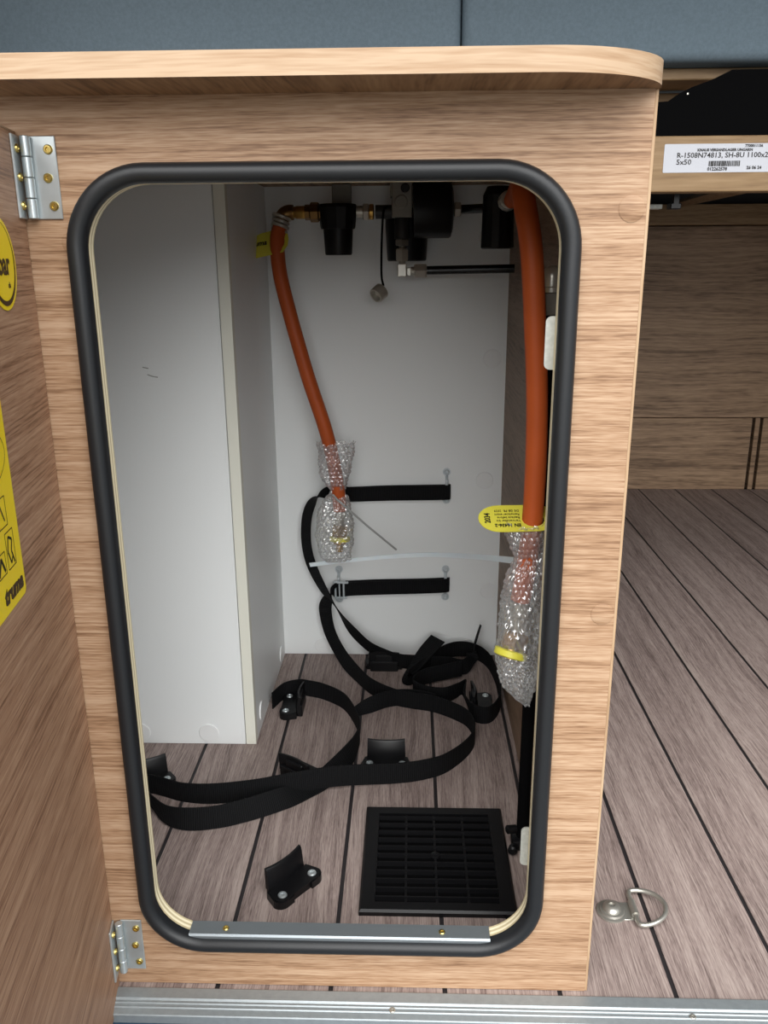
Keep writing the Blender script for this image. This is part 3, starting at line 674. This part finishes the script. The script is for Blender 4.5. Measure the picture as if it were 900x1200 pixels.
bm = NB(); hexnut(bm, (.2290, Yg, .5865), (1, 0, 0), .0098, .0165); lathe(bm, [(.005, 0), (.005, .0045)], (.2250, Yg, .5865), (1, 0, 0), 12); obj('elbow_nut', bm, m_nickel, rg)
bm = NB(); tube(bm, catmull([(.2445, Yg, .5868), (.29, Yg, .5875), (.3585, Yg-.004, .5885)], 8), .0056, 14); obj('outlet_pipe', bm, m_blackg, rg, smooth=60)
bm = NB(); hexnut(bm, (.2798, Yg, .661), (1, 0, 0), .0098, .0085); obj('side_nut', bm, m_nickel, rg)
bm = NB(); tube(bm, [Vector((.2880, Yg, .661)), Vector((.3165, Yg-.02, .661))], .0055, 14); obj('side_pipe', bm, m_blackg, rg, smooth=60)
bm = NB(); tube(bm, catmull([(.194, Yg-.006, .664), (.1905, Yg-.010, .660), (.1885, Yg-.011, .640), (.1872, Yg-.011, .605), (.1872, Yg-.010, .580), (.1895, Yg-.010, .568)], 6), .0014, 8); obj('cord', bm, m_blackm, rg, smooth=60)
ax = Vector((-.55, -.55, -.45)).normalized()
bm = NB(); lathe(bm, [(.0085, -.008), (.0102, -.007), (.0102, .004), (.0096, .006), (.0078, .006), (.0072, -.001), (0, -.001)], (.1830, Yg-.010, .5585), ax, 20); cp = obj('cap', bm, m_nickel, rg, smooth=35); cp['label'] = 'metal screw cap hanging on a cord'

f2 = thing('gas_filter', 'black tapered gas filter at the upper right corner behind the front hose', 'filter', (.331, .50, .61))
bm = NB(); lathe(bm, [(.0185, 0), (.0202, .0015), (.0190, .047), (.0188, .050), (.0188, .062), (.014, .072), (0, .073)], (.331, .515, .6125), (0, 0, 1), 14); obj('cup', bm, m_black, f2, smooth=25)
bm = NB(); lathe(bm, [(.0085, 0), (.0115, .001), (.0115, .008), (.0098, .010), (.0110, .012), (.0110, .018), (.009, .020)], (.3395, .497, .6655), (.03, -1, .1), 12); obj('hose_nut', bm, m_nickel, f2)

# ------------------------------------------------------------------ hoses
hl = thing('gas_hose', 'orange gas hose hanging at the left from the filter elbow, end in bubble wrap', 'hose', (.057, .55, .64))
PL = catmull([(.0575, .556, .643), (.0535, .552, .624), (.0555, .55, .585), (.067, .55, .531), (.087, .55, .453), (.108, .551, .383), (.118, .554, .336), (.1240, .556, .293), (.1258, .558, .262)], 8)
bm = NB(); tube(bm, PL, .0094, 18); obj('tube', bm, m_hose, hl, smooth=60)
bm = NB(); tube(bm, catmull([(.0745, Yg, .659), (.068, Yg, .6588), (.0625, .5595, .656), (.0590, .558, .650), (.0575, .557, .645)], 6), .0095, 18); obj('elbow', bm, m_brass_d, hl, smooth=60)
for k, (z, r) in enumerate(((.6555, .0125), (.650, .0115), (.645, .0120), (.640, .0108))):
    bm = NB(); lathe(bm, [(r*.9, 0), (r, .0008), (r, .0036), (r*.9, .0044)], (.0605-.0012*k, .5575, z), (-.35, -.1, -1), 18); obj('collar', bm, m_nickel, hl, smooth=40)
bm = NB(); lathe(bm, [(.0070, 0), (.0085, .001), (.0085, .014), (.0065, .016), (.0065, .030)], (.1258, .557, .266), (-.02, .02, -1), 16); obj('ferrule', bm, m_nickel, hl, smooth=40)
def connector(parent, c, d, k=1, tail=True):
    c = Vector(c); d = Vector(d).normalized()
    bm = NB(); hexnut(bm, c, d, .0125*k, .016*k)
    lathe(bm, [(.0095*k, .016*k), (.0095*k, .028*k), (.005*k, .030*k), (.005*k, .040*k)] if tail else [(.0110*k, .016*k), (.0110*k, .0245*k)], c, d, 16); obj('connector_nut', bm, m_brass, parent, smooth=30)
    bm = NB(); lathe(bm, [(.0140*k, .017*k), (.0155*k, .018*k), (.0155*k, .023*k), (.0140*k, .024*k), (.0120*k, .024*k), (.0120*k, .017*k)], c, d, 24); 
    obj('connector_ring', bm, m_tag, parent, smooth=40)['label'] = 'yellow plastic ring'
connector(hl, (.1256, .557, .240), (-.03, -.15, -1), .95)
hr = thing('gas_hose', 'thick orange gas hose hanging nearest the front at the right of the opening', 'hose', (.33, .15, .66))
PR = catmull([(.3430, .475, .6660), (.3410, .41, .6745), (.3310, .30, .6760), (.3205, .205, .6690), (.3168, .162, .6500), (.3235, .15, .607), (.329, .15, .548), (.333, .15, .497), (.335, .15, .445), (.335, .15, .391), (.333, .15, .351), (.329, .150, .312), (.327, .150, .298)], 8)
bm = NB(); tube(bm, PR, .0094, 20); obj('tube', bm, m_hose, hr, smooth=60)
bm = NB(); lathe(bm, [(.0070, 0), (.0085, .001), (.0085, .014), (.0065, .016), (.0065, .030)], (.3265, .150, .297), (-.02, 0, -1), 16); obj('ferrule', bm, m_nickel, hr, smooth=40)
connector(hr, (.3250, .15, .2655), (-.30, -.35, -1), 1.02, False)

# yellow tags on the hoses
def make_tag(name, label, outline, hole_c, hole_r, origin, ux, uy, th=.0008):
    """flat tag with a hole the hose passes through; outline in (u,v)"""
    ux = Vector(ux).normalized(); uy = Vector(uy); uy = (uy-ux*uy.dot(ux)).normalized(); uz = ux.cross(uy); O = Vector(origin)
    bm = NB(); lv_ = []
    for w_ in (0, th):
        P3 = lambda p: O+ux*p[0]+uy*p[1]+uz*w_
        vo = [bm.verts.new(P3(p)) for p in outline]
        vh = [bm.verts.new(P3((hole_c[0]+hole_r[0]*math.cos(2*PI*i/24), hole_c[1]+hole_r[1]*math.sin(2*PI*i/24)))) for i in range(24)]
        es = [bm.edges.new((l[i], l[(i+1) % len(l)])) for l in (vo, vh) for i in range(len(l))]
        bmesh.ops.triangle_fill(bm, edges=es, use_beauty=True); lv_.append((vo, vh))
    for k in (0, 1):
        a, b = lv_[0][k], lv_[1][k]
        for i in range(len(a)): j = (i+1) % len(a); bm.faces.new((a[i], a[j], b[j], b[i]))
    r = obj(name, bm, m_tag, loc=origin); tag(r, label, 'tag'); return r, ux, uy, uz, O
# right tag: lies across the hose just above the bubble wrap, seen from above
o_ = []
for i in range(13): a = math.radians(90+180*i/12); o_.append((-.030+.019*math.cos(a), .019*math.sin(a)))
o_ += [(-.02, -.019), (.004, -.0185), (.014, -.016), (.0185, -.010), (.0205, 0), (.0185, .010), (.013, .0165), (.004, .019)]
tg, ux, uy, uz, O = make_tag('hose_tag', 'yellow tag with black printing around the front right hose', o_, (0, -.002), (.0100, .0106), (.3352, .152, .3765), (1, 0, .02), (.03, .93, .36))
def tt(s, u, v, size, **k): text(s, size, (O+ux*u+uy*v+uz*.0010)-O, k.pop('tx', -ux), k.pop('ty', -uy), m_print, tg, **k)
tt('EN 16436-2', -.0115, -.0085, .0060, bold=.0002, sx=.8)
for i, s in enumerate(('Verwendbar bis', 'Replace before', 'Remplacer avant')): tt(s, -.0115, -.0028+.0046*i, .0042, sx=.8)
tt('DE GB FR  2029', -.0115, .0118, .0042, sx=.8)
tt('2034', -.0385, -.007, .0072, tx=uy, ty=-ux, bold=.0002)
# left tag
o_ = [(-.033, -.015), (-.0345, -.006), (-.031, .004), (-.024, .0125), (-.016, .017), (-.004, .0185), (.006, .0165), (.013, .010), (.0135, .003), (.012, -.006), (.006, -.0145), (-.012, -.016), (-.028, -.017)]
tg, ux, uy, uz, O = make_tag('hose_tag', 'yellow tag with a black wordmark around the top of the left hose', [(p[0]*(1.36 if p[0] < 0 else 1.1), p[1]) for p in o_[::-1]], (0.0, .001), (.0098, .0112), (.0540, .551, .622), (.985, -.10, .15), (-.1, .50, .86))
text('truma', .0100, (ux*-.0375+uy*-.0002+uz*.0010), ux, uy, m_print, tg, shear=.25, bold=.0003, sx=.95)

# bubble wrap
def bag(name, label, rings, yc, dk, pitch, seed, open_top=True):
    rings = [Vector(r) for r in rings]; R = catmull(rings, 22); n = 132; bm = NB(); rows = []
    for i, (z, x0, x1) in enumerate(R):
        cx, hw = (x0+x1)/2, (x1-x0)/2; hd = max(.004, min(hw*dk, .020)); row = []
        for k in range(n):
            a = 2*PI*k/n; ca, sa = math.cos(a), math.sin(a)
            s_ = k/n*2*PI*.020
            v_ = z; rowi = round(v_/(pitch*.866)); off = .5 if rowi % 2 else 0
            best = 9
            for rr in (rowi-1, rowi, rowi+1):
                of = .5*(rr % 2); c_ = (round(s_/pitch-of)+of)*pitch
                best = min(best, math.hypot(s_-c_, v_-rr*pitch*.866))
            b = max(0, 1-(best/(pitch*.46))**2)**.5*pitch*.30
            w_ = noise.noise(Vector((ca*2.2+seed, sa*2.2, z*55)))*.0032+noise.noise(Vector((ca*6+seed, sa*6, z*150)))*.0014
            row.append(bm.verts.new((cx+ca*(hw-.002+w_+b), yc+sa*(hd-.002+w_+b), z+noise.noise(Vector((ca*3, sa*3, seed)))*.006*(1 if i < 12 else .3))))
        rows.append(row)
    for a, b in zip(rows, rows[1:]):
        for k in range(n): bm.faces.new((a[k], a[(k+1) % n], b[(k+1) % n], b[k]))
    bm.faces.new(rows[-1])
    return tag(obj(name, bm, m_bubble, smooth=0, loc=(R[0][1], yc, R[-1][0])), label, 'bubble wrap')
bag('bubble_wrap', 'clear bubble wrap taped around the end of the left hose, tied at its neck', [(.360, .096, .149), (.345, .098, .147), (.325, .098, .143), (.305, .102, .138), (.290, .112, .134), (.276, .102, .139), (.25, .092, .144), (.22, .091, .145), (.198, .094, .142), (.188, .101, .138)], .557, .75, .0068, 1.3)
bag('bubble_wrap', 'large clear bubble wrap bag around the end of the front right hose', [(.373, .309, .347), (.358, .312, .348), (.343, .3185, .3475), (.336, .3185, .3470), (.317, .312, .348), (.283, .307, .350), (.24, .306, .350), (.217, .310, .347), (.200, .322, .343), (.189, .334, .341)], .15, .85, .0064, 5.1)
# cable ties
def flat_tie(name, P, w, m, label, loc):
    rows = [(p, (0, -.25, 1)) for p in P]; o = ribbon(name, rows, m, w=w, th=.0013, loc=loc); return tag(o, label, 'cable tie')
flat_tie('cable_tie', [(0.0789, 0.57, 0.1752), (0.1156, 0.565, 0.1818), (0.1571, 0.555, 0.1903), (0.2003, 0.54, 0.1998), (0.2475, 0.5, 0.2168), (0.2844, 0.44, 0.2373), (0.3079, 0.34, 0.2713), (0.3195, 0.23, 0.3088), (0.3229, 0.165, 0.3312)], .0062, m_tie, 'long white cable tie arching from the right bubble wrap across the back wall', (.2, .5, .19))
bm = NB(); tube(bm, [Vector((.1180, .5400, .2900)), Vector((.1240, .5395, .2830)), Vector((.165, .548, .242)), Vector((.2055, .556, .204))], .0015, 6); o = obj('cable_tie', bm, m_tie_g, smooth=60, loc=(.12, .54, .287)); tag(o, 'grey cable tie tail pointing down from the neck of the left bubble wrap', 'cable tie')

# black upright rod with its metal fitting at the right wall
rd = thing('support_rod', 'black upright rod with a metal cap along the right locker wall', 'rod', (.345, .187, 0))
bm = NB(); tube(bm, [Vector((.3450, .187, .0)), Vector((.3465, .187, .556))], .0064, 16); obj('rod', bm, m_blackm, rd, smooth=60)
bm = NB(); box(bm, .337, .3590, .179, .195, .553, .5725, .001, 1); obj('fitting', bm, m_cast, rd)
bm = NB(); lathe(bm, [(.0098, 0), (.0098, .004), (.0088, .0048), (.0088, .014), (.0075, .019), (.004, .022), (0, .0225)], (.3475, .187, .5725), (0, 0, 1), 24); obj('cap', bm, m_nickel, rd, smooth=40)
bm = NB(); box(bm, .3335, .3560, .176, .196, .0002, .012, .002, 2); lathe(bm, [(.004, 0), (.005, .002), (.005, .008), (.003, .010)], (.3350, .176, .006), (-.3, -1, .1), 14); lathe(bm, [(.0045, 0), (.0045, .010), (.003, .011)], (.338, .187, .020), (-1, -.3, .1), 14); obj('foot', bm, m_black, rd, smooth=40)
